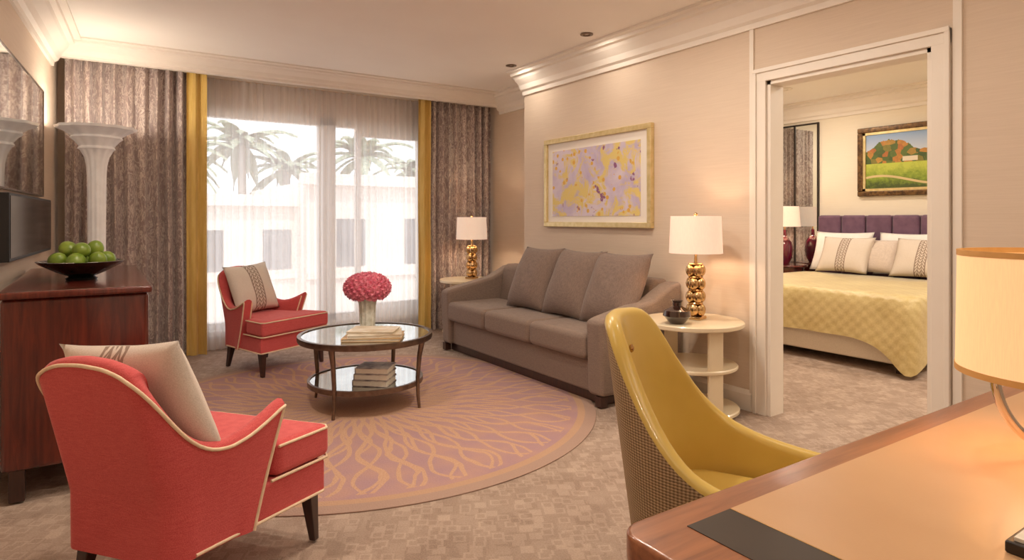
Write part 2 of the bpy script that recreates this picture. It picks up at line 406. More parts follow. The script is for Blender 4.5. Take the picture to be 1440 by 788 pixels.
def molding(name,prof,p0,p1,n,mat,parent=None):
    k=len(prof); V=[]
    for p in (p0,p1):
        for d,z in prof: V.append((p[0]+n[0]*d,p[1]+n[1]*d,z))
    F=[tuple(range(k)),tuple(range(k,2*k))[::-1]]+[(i,(i+1)%k,k+(i+1)%k,k+i) for i in range(k)]
    o=mk(name,V,F,mat,parent); fixn(o)
    return o
molding('trim_crown_right',prof,(RX,-2.6),(RX,5.33),(-1,0),m_crown)
molding('trim_crown_return',prof,(RX-.0,5.33),(4.1,5.33),(0,1),m_crown)
molding('trim_crown_recess',prof,(4.1,5.33),(4.1,6.45),(-1,0),m_crown)
molding('trim_crown_left',prof,(lx(-2.6),-2.6),(lx(6.45),6.45),(1,0),m_crown)
bp=[(d,z+.085*(2.8-z)/.225) for d,z in prof]
molding('trim_crown_back',bp,(-.33,6.45),(4.1,6.45),(0,-1),m_crown)
box('trim_pelmet',(-.33,4.1,6.45,6.5,2.66,2.80),m_crown)
molding('trim_crown_bedroom',prof,(7.72,-.7),(7.72,5.21),(-1,0),m_crown)
bb=[(0,0),(.02,0),(.02,.11),(.012,.13),(.008,.14),(0,.14)]
molding('baseboard_right',bb,(RX,2.62),(RX,5.33),(-1,0),m_trim)
molding('baseboard_right_near',bb,(RX,-2.6),(RX,1.43),(-1,0),m_trim)
molding('baseboard_left',bb,(lx(-2.6),-2.6),(lx(6.8),6.8),(1,0),m_trim)
molding('baseboard_back',bb,(-.28,6.88),(4.1,6.88),(0,-1),m_trim)
molding('baseboard_bedroom',bb,(7.72,-.7),(7.72,5.2),(-1,0),m_trim)
d=empty('door_1',(RX,0,0))
boxes('casing_left',[(-.02,.0,DY1,DY1+.09,0,DZ+.08),(-.032,-.02,DY1+.065,DY1+.09,0,DZ+.08)],m_trim,d,bevel=.003)
boxes('casing_right',[(-.02,.0,DY0-.09,DY0,0,DZ+.08),(-.032,-.02,DY0-.09,DY0-.065,0,DZ+.08)],m_trim,d,bevel=.003)
boxes('casing_head',[(-.021,.0,DY0-.09,DY1+.09,DZ,DZ+.08),(-.034,-.02,DY0-.09,DY1+.09,DZ+.058,DZ+.085)],m_trim,d,bevel=.003)
boxes('jamb',[(0,.14,DY1-.025,DY1,0,DZ),(0,.14,DY0,DY0+.025,0,DZ),(0,.14,DY0,DY1,DZ-.025,DZ)],m_trim,d)
boxes('hinges',[(.095,.14,DY0+.025,DY0+.03,z,z+.1) for z in (.25,1.1,1.9)],m_bronze,d)
boxes('trim_wall_strip',[(RX-.014,RX,2.605,2.635,.0,2.6),(RX-.014,RX,1.39,1.43,0,2.6)],m_trim)
dl=empty('bedroom_door',(RX+.16,DY0-.02,0))
box('leaf',(0,.045,-.86,0,.01,2.18),m_trim,dl,bevel=.004)
boxes('panels',[(.045,.052,-.76,-.1,.2,.95),(.045,.052,-.76,-.1,1.1,2.05)],m_trim,dl,bevel=.004)
ball('knob',(.08,-.8,1.02),.028,m_bronze,dl)
LC=(1,.88,.74)
def downlight_or_fill(x,y,e,r=.035,lr=.03,spread=180):
    g=empty('downlight_or_fill',(x,y,CZ))
    ringlathe('trim_ring',[(r*.75,-.002),(r*1.5,-.002),(r*1.5,-.008),(r*.85,-.012)],m_bronze if r<.05 else m_trim,g,segs=32)
    L=bpy.data.lights.new('downlight_or_fill_lamp','AREA'); L.shape='DISK'; L.size=lr*2; L.energy=e; L.color=LC; L.spread=math.radians(spread)
    o=bpy.data.objects.new('lamp_disc',L); S.collection.objects.link(o); o.parent=g; o.location=(0,0,-.014)
for p in [(3.36,5.09),(3.30,3.89)]: downlight_or_fill(*p,3.0)
for p,e in [((.5,1.2),8),((2.4,1.3),8),((1.4,2.5),16),((.45,3.2),17),((2.5,2.8),18),((.6,-1.0),12),((2.4,-1.0),14)]:  # added fill lamps on the unseen part of the living-room ceiling
    downlight_or_fill(*p,e,.07,.07)
for p,e in [((5.0,1.2),28),((6.6,1.2),28),((5.0,3.6),28),((6.6,4.3),18)]: downlight_or_fill(*p,e,.07,.07)  # added lamps, unseen on the bedroom ceiling, to brighten the closed room
# ------------------------------------------------------------- curtains
def curtain(name,x0,x1,y,mat,parent,amp=.045,wl=.13,z0=.012,z1=2.68,seed=3,nz=14,zz=None):
    rnd=random.Random(seed); nx=int((x1-x0)/wl*14)+2; V=[];F=[]
    ph=rnd.uniform(0,6)
    for j in range(nz+1):
        z=z0+(z1-z0)*j/nz
        for i in range(nx+1):
            x=x0+(x1-x0)*i/nx
            q=2*math.pi*(x-x0)/wl+.9*math.sin(7*x+ph)+.25*math.sin(3*z+5*x)
            a=amp*(.75+.25*math.sin(11*x+ph))
            V.append((x,y+a*math.sin(q)+.25*a*math.sin(2.3*q+ph),z))
    for j in range(nz):
        for i in range(nx):
            k=j*(nx+1)+i; F.append((k,k+1,k+nx+2,k+nx+1))
    return mk(name,V,F,mat,parent,smooth=True)
cu=empty('curtain'); curtain('drape',-.24,.70,6.60,m_drape,cu,.05,.10); curtain('gold_edge',.69,.86,6.57,m_gold_drape,cu,.03,.09,seed=5)
cu2=empty('curtain'); curtain('drape',3.20,4.05,6.60,m_drape,cu2,.05,.10,seed=9); curtain('gold_edge',3.07,3.21,6.57,m_gold_drape,cu2,.03,.08,seed=6)
sh=empty('sheer_curtain'); curtain('voile',.66,3.30,6.74,m_sheer,sh,.025,.075,seed=2)
boxes('curtain_track',[(-.25,4.05,6.58,6.62,2.69,2.72),(-.25,4.05,6.73,6.76,2.69,2.72)],m_trim)
# ------------------------------------------------------------- upholstered shell
def smoothstep(a,b,x):
    t=max(0,min(1,(x-a)/(b-a))); return t*t*(3-2*t)
def shell(name,path,top,zb,thick,flare,lean,endlean,mat_out,mat_in,parent,nv=10,pipe=None):
    P=[Vector((p[0],p[1],0)) for p in path]; n=len(P); N=[]
    for i in range(n):
        a=P[max(0,i-1)]; b=P[min(n-1,i+1)]; t=(b-a).normalized(); N.append(Vector((t.y,-t.x,0)))
    cen=sum(P,Vector())/n
    if (P[n//2]-cen).dot(N[n//2])<0: N=[-v for v in N]
    cum=[0]
    for i in range(1,n): cum.append(cum[-1]+(P[i]-P[i-1]).length)
    T=cum[-1]; V=[];F=[];mi=[]; ring=None; outer=[]
    for i in range(n):
        s=cum[i]/T*2-1; h=top(s); R=[]
        def pos(w,z):
            k=(z-zb)/(.85-zb)
            p=P[i]+N[i]*(w+flare(s)*max(0,k)**1.6)
            p=p+Vector((-1,0,0))*lean(s)*max(0,z-.38)
            e=smoothstep(.72,1.0,abs(s)); p=p+Vector((1,0,0))*endlean*e*(z-.42)
            return Vector((p.x,p.y,z))
        for j in range(nv+1): R.append(pos(0,zb+(h-thick*.45-zb)*j/nv))
        for a in (35,70,110,145):
            a=math.radians(a); R.append(pos(-thick/2+thick/2*math.cos(a),h-thick*.45+thick*.45*math.sin(a)))
        for j in range(nv+1): R.append(pos(-thick,h-thick*.45-(h-thick*.45-zb)*j/nv))
        ring=len(R); V+=R; outer.append(pos(.002,h-thick*.32))
    for i in range(n-1):
        for j in range(ring):
            k=(j+1)%ring; F.append((i*ring+j,i*ring+k,(i+1)*ring+k,(i+1)*ring+j)); mi.append(1 if j<nv+0 else 0)
    F.append(tuple(range(ring))); mi.append(0); F.append(tuple((n-1)*ring+i for i in range(ring))[::-1]); mi.append(0)
    o=mk(name,V,F,None,parent,smooth=True,mats=[mat_in,mat_out],midx=mi); fixn(o)
    e=o.modifiers.new('es','EDGE_SPLIT'); e.split_angle=math.radians(50)
    if pipe:
        e0=[V[j] for j in range(nv+1)]; e1=[V[(n-1)*ring+j] for j in range(nv+1)]
        tube('piping_outer',e0+outer+e1[::-1],.006,pipe,parent)
        f0=[V[nv+5+j] for j in range(nv+1)]; 
        g0=[V[(n-1)*ring+nv+5+j] for j in range(nv+1)]
        tube('piping_arm_a',f0[:7],.006,pipe,parent); tube('piping_arm_b',g0[:7],.006,pipe,parent)
    return o
def upath(W,xf,xb,rc,n1=12,nc=10,nb=14):
    pts=[(xf+( xb+rc-xf)*i/n1,-W) for i in range(n1)]
    pts+=[(xb+rc-rc*math.sin(a),-W+rc-rc*math.cos(a)) for a in [math.pi/2*i/nc for i in range(nc)]]
    pts+=[(xb,-W+rc+(2*W-2*rc)*i/nb) for i in range(nb)]
    pts+=[(xb+rc-rc*math.cos(a),W-rc+rc*math.sin(a)) for a in [math.pi/2*i/nc for i in range(nc)]]
    pts+=[(xb+rc+(xf-xb-rc)*i/n1,W) for i in range(n1+1)]
    return pts
def yo(x): return .235+.125*(x+.28)/.64
def armchair(loc,rz,cush):
    g=empty('armchair',loc,rz)
    ks=[0,.16,.27,.34,.40,.46,.52,.60,.70,.82,.91,1.0]; hs=[.865,.858,.838,.81,.745,.655,.59,.55,.54,.555,.585,.625]
    def top(s): 
        return float(np.mean([np.interp(min(1,abs(abs(s)+dx)),ks,hs) for dx in (-.03,-.015,0,.015,.03)]))
    path=[(x,y/.34*yo(x)) for x,y in upath(.34,.08,-.28,.085,16,12,16)]
    shell('back_and_arms',path,top,.19,.07,
          lambda s:.01+.06*smoothstep(.45,.75,abs(s)),lambda s:.24*(1-smoothstep(.35,.75,abs(s))),.32,m_red,m_red,g,nv=12,pipe=m_pipe)
    prism('seat_rail',[(-.22,-yo(-.22)+.01),(.36,-yo(.36)+.002),(.36,yo(.36)-.002),(-.22,yo(-.22)-.01)],'z',.19,.325,m_red,g,bevel=.015)
    T=[(-.2,-.165),(.11,-.236),(.12,-.316),(.385,-.366),(.385,.366),(.12,.316),(.11,.236),(-.2,.165)]
    prism('seat_cushion',T,'z',.33,.46,m_red,g,bevel=.03,segs=5)
    tube('piping_seat_top',[(.125,-.316,.446),(.36,-.361,.446),(.384,-.34,.446),(.384,.34,.446),(.36,.361,.446),(.125,.316,.446)],.0055,m_pipe,g)
    tube('piping_seat_low',[(.09,-yo(.09)-.003,.33),(.36,-yo(.36)-.002,.33),(.384,-.34,.33),(.384,.34,.33),(.36,yo(.36)+.002,.33),(.09,yo(.09)+.003,.33)],.0055,m_pipe,g)
    tube('piping_rail',[(-.2,-yo(-.2),.198),(.345,-yo(.34),.198),(.362,-.34,.198),(.362,.34,.198),(.345,yo(.34),.198),(-.2,yo(-.2),.198)],.0055,m_pipe,g)
    for i,(x,y) in enumerate([(.315,-.31),(.315,.31),(-.21,-.19),(-.21,.19)]):
        sx=.02*(1 if x>0 else -2.0); sy=.01*(1 if y>0 else -1)
        V=[(x+sx-.014,y+sy-.014,0),(x+sx+.014,y+sy-.014,0),(x+sx+.014,y+sy+.014,0),(x+sx-.014,y+sy+.014,0),(x-.026,y-.026,.2),(x+.026,y-.026,.2),(x+.026,y+.026,.2),(x-.026,y+.026,.2)]
        mk('leg_%d'%(i+1),V,BF,m_leg,g,bevel=.004)
    t=math.radians(22); y0,zz,w,roll=cush
    X=Vector((0,math.cos(roll),math.sin(roll))); Z=Vector((math.cos(t),0,math.sin(t))); Y=Z.cross(X).normalized(); X=Y.cross(Z)
    pillow('cushion',w,.45,.17,m_stripe,g,(-.165,y0,zz),brot(X,Y,Z),pipe=True)
    return g
armchair((1.24,5.80,.010),math.radians(-62),(-.02,.675,.46,.06))
armchair((.262,2.575,.010),math.radians(39),(.01,.675,.54,-.10))
# ------------------------------------------------------------- sofa
so=empty('sofa',(3.25,4.38,.010))
H=1.18
box('base',(-.36,.36,-H+.03,H-.03,.07,.30),m_sofa,so,bevel=.02)
box('plinth',(-.33,.34,-H+.06,H-.06,.0,.07),m_leg,so)
armp=[(-.40,.07),(-.42,.585),(-.36,.605),(.10,.70),(.30,.80),(.40,.82),(.40,.07)]
for nm,a,b in (('arm_a',-H,-H+.155),('arm_b',H-.155,H)):
    prism(nm,armp,'y',a,b,m_sofa,so,bevel=.03,segs=5)
prism('backrest',[(.16,.30),(.22,.80),(.27,.83),(.40,.83),(.40,.12),(.2,.12)],'y',-H+.14,H-.14,m_sofa,so,bevel=.03,segs=5)
for i in range(3):
    y0=-H+.16+i*.687; box('seat_cushion_%d'%(i+1),(-.425,.18,y0+.004,y0+.683,.30,.485),m_sofa,so,bevel=.045,segs=6)
for i,(y,a) in enumerate([(.23,.03),(-.32,-.02),(-.82,.04)]):
    t=math.radians(24); X=Vector((0,-1,0)); Z=Vector((-math.cos(t),0,math.sin(t))); Y=Z.cross(X)
    X=(X+Vector((a,0,0))).normalized(); Y=Z.cross(X).normalized(); X=Y.cross(Z)
    pillow('back_pillow_%d'%(i+1),.58,.60,.24,m_sofap,so,(.05,y,.755),brot(X,Y,Z),seed=i+3)
boxes('feet',[(-.40,-.34,-H+.01,-H+.07,0,.07),(-.40,-.34,H-.07,H-.01,0,.07)],m_leg,so)
# ------------------------------------------------------------- coffee table + rug
RC=(1.52,4.20); RR=1.62
rug=lathe('rug',[(0,0.001),(RR,0.001),(RR,.006),(RR-.012,.009),(0,.009)],rugmat(RR),None,segs=128,loc=(RC[0],RC[1],0))
RZ=.010
ct=empty('coffee_table',(1.57,4.23,RZ),math.radians(28))
lathe('top',[(0,.468),(.44,.468),(.44,.484),(0,.484)],m_tablet,ct,segs=96)
ringlathe('top_rim',[(.44,.451),(.458,.451),(.463,.466),(.461,.490),(.437,.490),(.437,.456)],m_bronze,ct,segs=96)
lathe('shelf',[(0,.165),(.38,.165),(.38,.177),(0,.177)],m_tablet,ct,segs=96)
ringlathe('shelf_rim',[(.38,.15),(.395,.15),(.395,.183),(.377,.183)],m_bronze,ct,segs=96)
for i in range(4):
    a=math.pi/2*i+.2; 
    pts=[(.41,.0),(.40,.08),(.397,.2),(.41,.35),(.43,.46)]; rad=[.7,.8,1,1.15,1.5]
    tube('leg_%d'%(i+1),[(r*math.cos(a),r*math.sin(a),z) for r,z in pts],.014,m_bronze,ct,radii=rad)
def book(g,name,x,y,z,w,dp,h,r,mi):
    boxes(name,[(-w/2,w/2,-dp/2,dp/2,0,.004),(-w/2,w/2,-dp/2,dp/2,h-.004,h),(-w/2,-w/2+.005,-dp/2,dp/2,.004,h-.004)],m_book[mi],g,loc=(x,y,z),rot=(0,0,r))
    boxes(name+'_pages',[(-w/2+.005,w/2-.006,-dp/2+.006,dp/2-.006,.004,h-.004)],m_pages,g,loc=(x,y,z),rot=(0,0,r))
TZ=RZ+.486
b1=empty('book_stack',(1.55,4.03,TZ),math.radians(-30))
book(b1,'book_1',0,0,0,.38,.29,.022,.0,1); book(b1,'book_2',.01,0,.023,.35,.26,.02,.12,0); book(b1,'book_3',.0,.01,.044,.31,.23,.016,-.1,0)
b2=empty('book_stack',(1.56,4.04,RZ+.179),math.radians(-40))
for i in range(3): book(b2,'book_%d'%(i+1),0.004*i,0,.041*i,.24-.008*i,.20,.039,.03*(i%3-1),2)
fl=empty('flower_vase',(1.68,4.50,TZ))
ringv=[(.001,.0),(.05,.0),(.055,.02),(.06,.16),(.072,.21),(.066,.21),(.054,.16),(.05,.02),(.001,.015)]
lathe('vase',ringv,M('pressed_glass_vase',(230,226,214),.12,col2=(200,194,176),ns=30,coat=.6),fl,segs=36,flute=.05,nf=12)
V=[];F=[]
rnd=random.Random(4)
def addflower(c,r,nrm):
    q=nrm.to_track_quat('Z','Y')
    for L,(rr,hh,npet) in enumerate([(1.0,.15,7),(.75,.45,6),(.45,.7,5)]):
        for k in range(npet):
            a=2*math.pi*(k+.5*L)/npet+rnd.uniform(-.2,.2); w=2*math.pi/npet*.62
            base=len(V)
            pts=[(0,0,0),(rr*.65*math.cos(a-w),rr*.65*math.sin(a-w),hh*.5),(rr*math.cos(a-w*.4),rr*math.sin(a-w*.4),hh+rnd.uniform(-.1,.1)),(rr*math.cos(a+w*.4),rr*math.sin(a+w*.4),hh+rnd.uniform(-.1,.1)),(rr*.65*math.cos(a+w),rr*.65*math.sin(a+w),hh*.5)]
            for p in pts: V.append(c+q@(Vector(p)*r))
            F.append((base,base+1,base+2,base+3,base+4))
for i in range(150):
    z=1-1.75*(i+.5)/150; ph=i*2.39996; rr=math.sqrt(max(0,1-z*z)); n=Vector((rr*math.cos(ph),rr*math.sin(ph),z))
    addflower(Vector((n.x*.155,n.y*.155,.290+n.z*.095)),.034,n)
mk('blossoms',V,F,m_pink,fl,smooth=False)
ball('blossom_core',(0,0,.290),.145,m_pinkc,fl,(1,1,.60))
for i in range(6):
    a=i; tube('stem_%d'%(i+1),[(.02*math.cos(a),.02*math.sin(a),.03),(.035*math.cos(a),.035*math.sin(a),.22)],.004,m_green,fl)
# ------------------------------------------------------------- side tables with lamps
def side_table(loc,rz):
    g=empty('side_table',loc,rz)
    def disc(nm,r,z0,z1,x=0): lathe(nm,[(0,z0),(r-.006,z0),(r,z0+.006),(r,z1-.006),(r-.006,z1),(0,z1)],m_lacq,g,segs=72,loc=(x,0,0))
    disc('top',.335,.590,.622); disc('shelf_mid',.29,.315,.34,.01); disc('shelf_low',.30,.03,.058,.01)
    box('leg_slab_1',(.262,.287,-.05,.05,.0,.592),m_lacq,g,bevel=.004)
    box('leg_slab_2',(-.287,-.262,-.05,.05,.0,.592),m_lacq,g,bevel=.004)
    return g
def table_lamp(loc,rz=0,s=1.0,e=5.0):
    g=empty('table_lamp',loc,rz); g.scale=(s,s,s)
    boxes('base',[(-.055,.055,-.055,.055,0,.02)],m_gold,g,bevel=.004)
    z=.02
    for k in range(4):
        h=.088; a0=k*math.pi/4
        for q in range(4):
            a=a0+q*math.pi/2
            ball('lobe_%d_%d'%(k+1,q+1),(.034*math.cos(a),.034*math.sin(a),z+h/2),.034,m_gold,g,(1,1,1.3))
        lathe('collar_%d'%(k+1),[(0,0),(.045,0),(.05,.006),(.045,.012),(0,.012)],m_gold,g,segs=32,loc=(0,0,z+h-.006))
        z+=h
    lathe('neck',[(0,0),(.014,0),(.01,.05),(.008,.27),(.008,.32),(0,.32)],m_gold,g,segs=20,loc=(0,0,z))
    s0,s1=.445,.695
    ringlathe('shade',[(.176,s0),(.166,s1),(.163,s1),(.173,s0)],m_shade,g,segs=64)
    boxes('shade_spider',[(-.163,.163,-.002,.002,s1-.02,s1-.015),(-.002,.002,-.163,.163,s1-.02,s1-.015)],m_gold,g)
    ball('finial',(0,0,s1+.012),.013,m_gold,g)
    L=bpy.data.lights.new('table_lamp_bulb','POINT'); L.energy=e; L.color=(1,.79,.56); L.shadow_soft_size=.035
    o=bpy.data.objects.new('bulb',L); S.collection.objects.link(o); o.parent=g; o.location=(0,.05,.53)
    return g
side_table((3.33,2.84,0),math.radians(-108)); table_lamp((3.37,2.84,.624),.3,1,4.2)
side_table((3.50,6.16,0),math.radians(-150)); table_lamp((3.53,6.16,.624),.5,1,6.5)
vz=empty('decorative_vase',(3.13,2.79,.623))
lathe('body',[(0,0),(.045,0),(.055,.01),(.09,.05),(.085,.085),(.045,.105),(.028,.115),(.028,.135),(.04,.15),(.034,.15),(.022,.13),(0,.12)],m_vase,vz,segs=40)
# ------------------------------------------------------------- wall art
pa=empty('framed_artwork',(RX,4.22,1.645))
W2,H2=.71,.42
boxes('frame',[(-.045,-.003,-W2,W2,H2-.045,H2),(-.045,-.003,-W2,W2,-H2,-H2+.045),(-.045,-.003,-W2,-W2+.045,-H2+.045,H2-.045),(-.045,-.003,W2-.045,W2,-H2+.045,H2-.045)],m_frame,pa,bevel=.005)
box('mat_board',(-.022,-.005,-W2+.04,W2-.04,-H2+.04,H2-.04),m_mat,pa)
box('artwork',(-.026,-.022,-W2+.13,W2-.12,-H2+.10,H2-.12),m_art,pa)
pb=empty('landscape_painting',(7.72,3.45,1.98))
W3,H3=.56,.41
boxes('frame',[(-.05,-.003,-W3,W3,H3-.06,H3),(-.05,-.003,-W3,W3,-H3,-H3+.06),(-.05,-.003,-W3,-W3+.06,-H3+.06,H3-.06),(-.05,-.003,W3-.06,W3,-H3+.06,H3-.06)],m_framed,pb,bevel=.01)
boxes('frame_lip',[(-.035,-.003,-W3+.05,W3-.05,H3-.09,H3-.05),(-.035,-.003,-W3+.05,W3-.05,-H3+.05,-H3+.09),(-.035,-.003,-W3+.05,-W3+.09,-H3+.05,H3-.05),(-.035,-.003,W3-.09,W3-.05,-H3+.05,H3-.05)],m_frame,pb)
box('canvas',(-.02,-.004,-W3+.08,W3-.08,-H3+.08,H3-.08),m_land,pb)
# ------------------------------------------------------------- left side
cb=empty('sideboard',(-.08,4.40,.010))
box('body',(-.29,.29,-.80,.80,.14,.925),m_mahog,cb,bevel=.02,segs=4)
box('top',(-.30,.305,-.83,.83,.925,.96),m_mahog,cb,bevel=.012)
boxes('door_reveals',[(.29,.294,-.262,-.258,.18,.89),(.29,.294,.258,.262,.18,.89)],m_leg,cb)
for i,(x,y) in enumerate([(-.23,-.76),(.25,-.76),(-.23,.74),(.25,.74)]): box('foot_%d'%(i+1),(x-.03,x+.03,y-.03,y+.03,0,.145),m_leg,cb,bevel=.004)
fb=empty('fruit_bowl',(-.075,4.13,.971))
lathe('bowl',[(0,0),(.07,0),(.075,.01),(.06,.018),(.12,.045),(.19,.085),(.205,.10),(.198,.102),(.18,.09),(.11,.058),(.04,.035),(0,.03)],m_blkglass,fb,segs=56)
pos=[]
for i in range(7): a=i*.9; pos.append((.115*math.cos(a),.115*math.sin(a),.105))
pos+=[(0,0,.09),(.06,.03,.160),(-.06,.02,.163),(0,-.065,.160)]
for i,p in enumerate(pos): ball('lime_%d'%(i+1),p,.043,m_lime,fb,(1,1,1.18),(rnd.uniform(0,3),rnd.uniform(0,3),0))
la=math.atan(.061/.998)
tv=empty('television',(lx(5.0)+.03,5.0,1.255),-la)
box('bezel',(-.025,.045,-.80,.78,-.185,.185),m_tvb,tv,bevel=.005); box('screen',(.045,.048,-.78,.76,-.165,.170),m_tv,tv)
mi=empty('wall_mirror',(lx(4.9)+.004,4.9,1.86),-la)
box('glass',(.0,.02,-.95,.92,-.385,.385),m_mirror,mi)
boxes('edge_frame',[(.0,.024,-.96,.93,.385,.395),(.0,.024,-.96,.93,-.395,-.385),(.0,.024,.92,.93,-.385,.385),(.0,.024,-.96,-.95,-.385,.385)],m_bronze,mi)
tl=empty('torchiere_floor_lamp',(-.01,5.98,0))
lathe('base',[(0,0),(.15,0),(.15,.03),(.10,.05),(.07,.09),(.062,.14)],m_plaster,tl,segs=48,flute=.03,nf=12)
lathe('column',[(.062,.14),(.058,.6),(.060,1.2),(.063,1.62),(.068,1.72),(.082,1.79),(.11,1.845),(.125,1.855),(.115,1.875),(.15,1.92),(.175,1.94),(.165,1.955),(.215,1.99),(.265,2.01),(.27,2.03),(.255,2.03),(.2,1.99),(.1,1.93),(0,1.92)],m_plaster,tl,segs=96,flute=.035,nf=12)
L=bpy.data.lights.new('torchiere_bulb','POINT'); L.energy=16; L.color=(1,.88,.74); L.shadow_soft_size=.05
o=bpy.data.objects.new('bulb',L); S.collection.objects.link(o); o.parent=tl; o.location=(0,0,2.00)
# ------------------------------------------------------------- desk
dk=empty('writing_desk',(0,0,0))
def rrect(x0,x1,y0,y1,r,n=8):
    P=[]
    for cx,cy,a0 in ((x1-r,y1-r,0),(x0+r,y1-r,90),(x0+r,y0+r,180),(x1-r,y0+r,270)):
        for i in range(n+1):
            a=math.radians(a0+90*i/n); P.append((cx+r*math.cos(a),cy+r*math.sin(a)))
    return P
prism('top',rrect(.755,2.72,.06,.815,.05),'z',.705,.758,m_desk,dk,bevel=.008)
box('leather_inlay',(.985,2.50,.12,.748,.758,.7595),m_leather,dk)
box('black_inlay',(.865,.982,.12,.748,.758,.7593),m_black,dk)
box('brass_line',(.982,.985,.12,.748,.758,.7597),m_gold,dk)
box('side_panel_1',(.79,.84,.10,.78,0,.705),m_desk,dk,bevel=.005)
box('side_panel_2',(2.62,2.67,.10,.78,0,.705),m_desk,dk,bevel=.005)
box('modesty_panel',(.84,2.62,.10,.125,.2,.705),m_desk,dk)
nb=empty('notepad_box',(1.285,.345,.7595),math.radians(0))
box('tray',(-.06,.06,-.06,.06,0,.02),m_black,nb,bevel=.004); box('paper',(-.05,.05,-.05,.05,.02,.026),m_pages,nb)
dl=empty('desk_lamp',(1.795,.490,.7597))
R0=.192
ringlathe('shade',[(R0,.190),(R0-.004,.462),(R0-.007,.462),(R0-.003,.190)],m_shade2,dl,segs=72)
ringlathe('shade_band_low',[(R0+.0015,.185),(R0+.0015,.199),(R0-.006,.199),(R0-.006,.185)],m_shadeg,dl,segs=72)
ringlathe('shade_band_top',[(R0-.0025,.455),(R0-.0025,.468),(R0-.010,.468),(R0-.010,.455)],m_shadeg,dl,segs=72)
lathe('diffuser',[(0,.44),(R0-.008,.44),(R0-.008,.443),(0,.443)],m_shade2,dl,segs=48)
cdir=Vector((.834,-.552,0))
pts=[]
for i in range(29):
    a=math.radians(95+(i/28)*165)
    pts.append(cdir*(.035+.18*math.cos(a))+Vector((0,0,.195+.18*math.sin(a))))
tube('arc_stem',[tuple(p) for p in pts],.0105,m_chrome,dl)
tube('stem_top',[tuple(pts[0]),tuple(cdir*.02+Vector((0,0,.44)))],.008,m_chrome,dl)
pe=pts[-1]
lathe('foot',[(0,0),(.09,0),(.09,.010),(.085,.015),(0,.016)],m_chrome,dl,segs=48,loc=(pe.x+cdir.x*.06,pe.y+cdir.y*.06,0))
L=bpy.data.lights.new('desk_bulb','POINT'); L.energy=1.8; L.color=(1,.79,.55); L.shadow_soft_size=.05
o=bpy.data.objects.new('bulb',L); S.collection.objects.link(o); o.parent=dl; o.location=(.03,.06,.31)
# ------------------------------------------------------------- desk chair
dc=empty('desk_chair',(1.50,1.17,0),math.radians(-62))
pth=[(.27-.27*i/10,-.285) for i in range(10)]
pth+=[(-.25*math.cos(math.radians(p)),.285*math.sin(math.radians(p))) for p in range(-90,91,5)]
pth+=[(.27*i/10,.285) for i in range(1,11)]
ks=[0,.22,.30,.36,.42,.50,.60,.72,.85,1.0]; hs=[1.02,1.01,.96,.88,.79,.70,.64,.61,.59,.575]
def top2(s):
    x=abs(s); return float(np.mean([np.interp(min(1,abs(x+dx)),ks,hs) for dx in (-.04,-.02,0,.02,.04)]))
shell('tub_back',pth,top2,.36,.05,lambda s:.0,lambda s:.14*(1-smoothstep(.3,.7,abs(s))),.10,m_lat,m_yel,dc,nv=14)
prism('seat_cushion',rrect(-.185,.31,-.225,.225,.12),'z',.41,.49,m_yel,dc,bevel=.03,segs=5)
prism('seat_frame',rrect(-.18,.26,-.22,.22,.12),'z',.34,.41,m_lat,dc,bevel=.01)
for i,(x,y) in enumerate([(.24,-.22),(.24,.22),(-.16,-.17),(-.16,.17)]):
    sx=.03*(1 if x>0 else -2.5); sy=.02*(1 if y>0 else -1)
    V=[(x+sx-.013,y+sy-.013,0),(x+sx+.013,y+sy-.013,0),(x+sx+.013,y+sy+.013,0),(x+sx-.013,y+sy+.013,0),(x-.024,y-.024,.36),(x+.024,y-.024,.36),(x+.024,y+.024,.36),(x-.024,y+.024,.36)]
    mk('leg_%d'%(i+1),V,BF,m_leg,dc,bevel=.004)
for s in (-1,1): ball('arm_cap_%d'%(1 if s<0 else 2),(.287,s*.260,.560),.028,m_leg,dc,(.8,1,1))
ball('back_button',(-.268,0,.90),.013,m_gold,dc,(.6,1,1))
# ------------------------------------------------------------- bedroom
bd=empty('bed',(6.57,3.42,0))
box('box_base',(-1.03,1.0,-.97,.97,.08,.34),m_bedbase,bd,bevel=.02)
box('mattress',(-1.02,1.0,-.96,.96,.34,.62),m_bedding,bd,bevel=.06,segs=5)
boxes('legs',[(-.98,-.9,-.9,-.82,0,.08),(-.98,-.9,.82,.9,0,.08),(.85,.93,-.9,-.82,0,.08),(.85,.93,.82,.9,0,.08)],m_leg,bd)
V=[];F=[];n=160
def rr_pt(k,ex,r):
    x0,x1,y0,y1=-1.05-ex,.62,-.99-ex,.99+ex
    P=rrect(x0,x1,y0,y1,r,10); L=[0]
    for i in range(len(P)): L.append(L[-1]+math.dist(P[i],P[(i+1)%len(P)]))
    s=k/n*L[-1]
    for i in range(len(P)):
        if L[i+1]>=s:
            t=(s-L[i])/max(1e-9,L[i+1]-L[i]); a=P[i]; b=P[(i+1)%len(P)]; return (a[0]+(b[0]-a[0])*t,a[1]+(b[1]-a[1])*t)
levels=[(-.10,.668,0),(-.04,.665,0),(.0,.65,0),(.02,.62,.1),(.03,.55,.4),(.035,.42,.7),(.05,.27,1.0)]
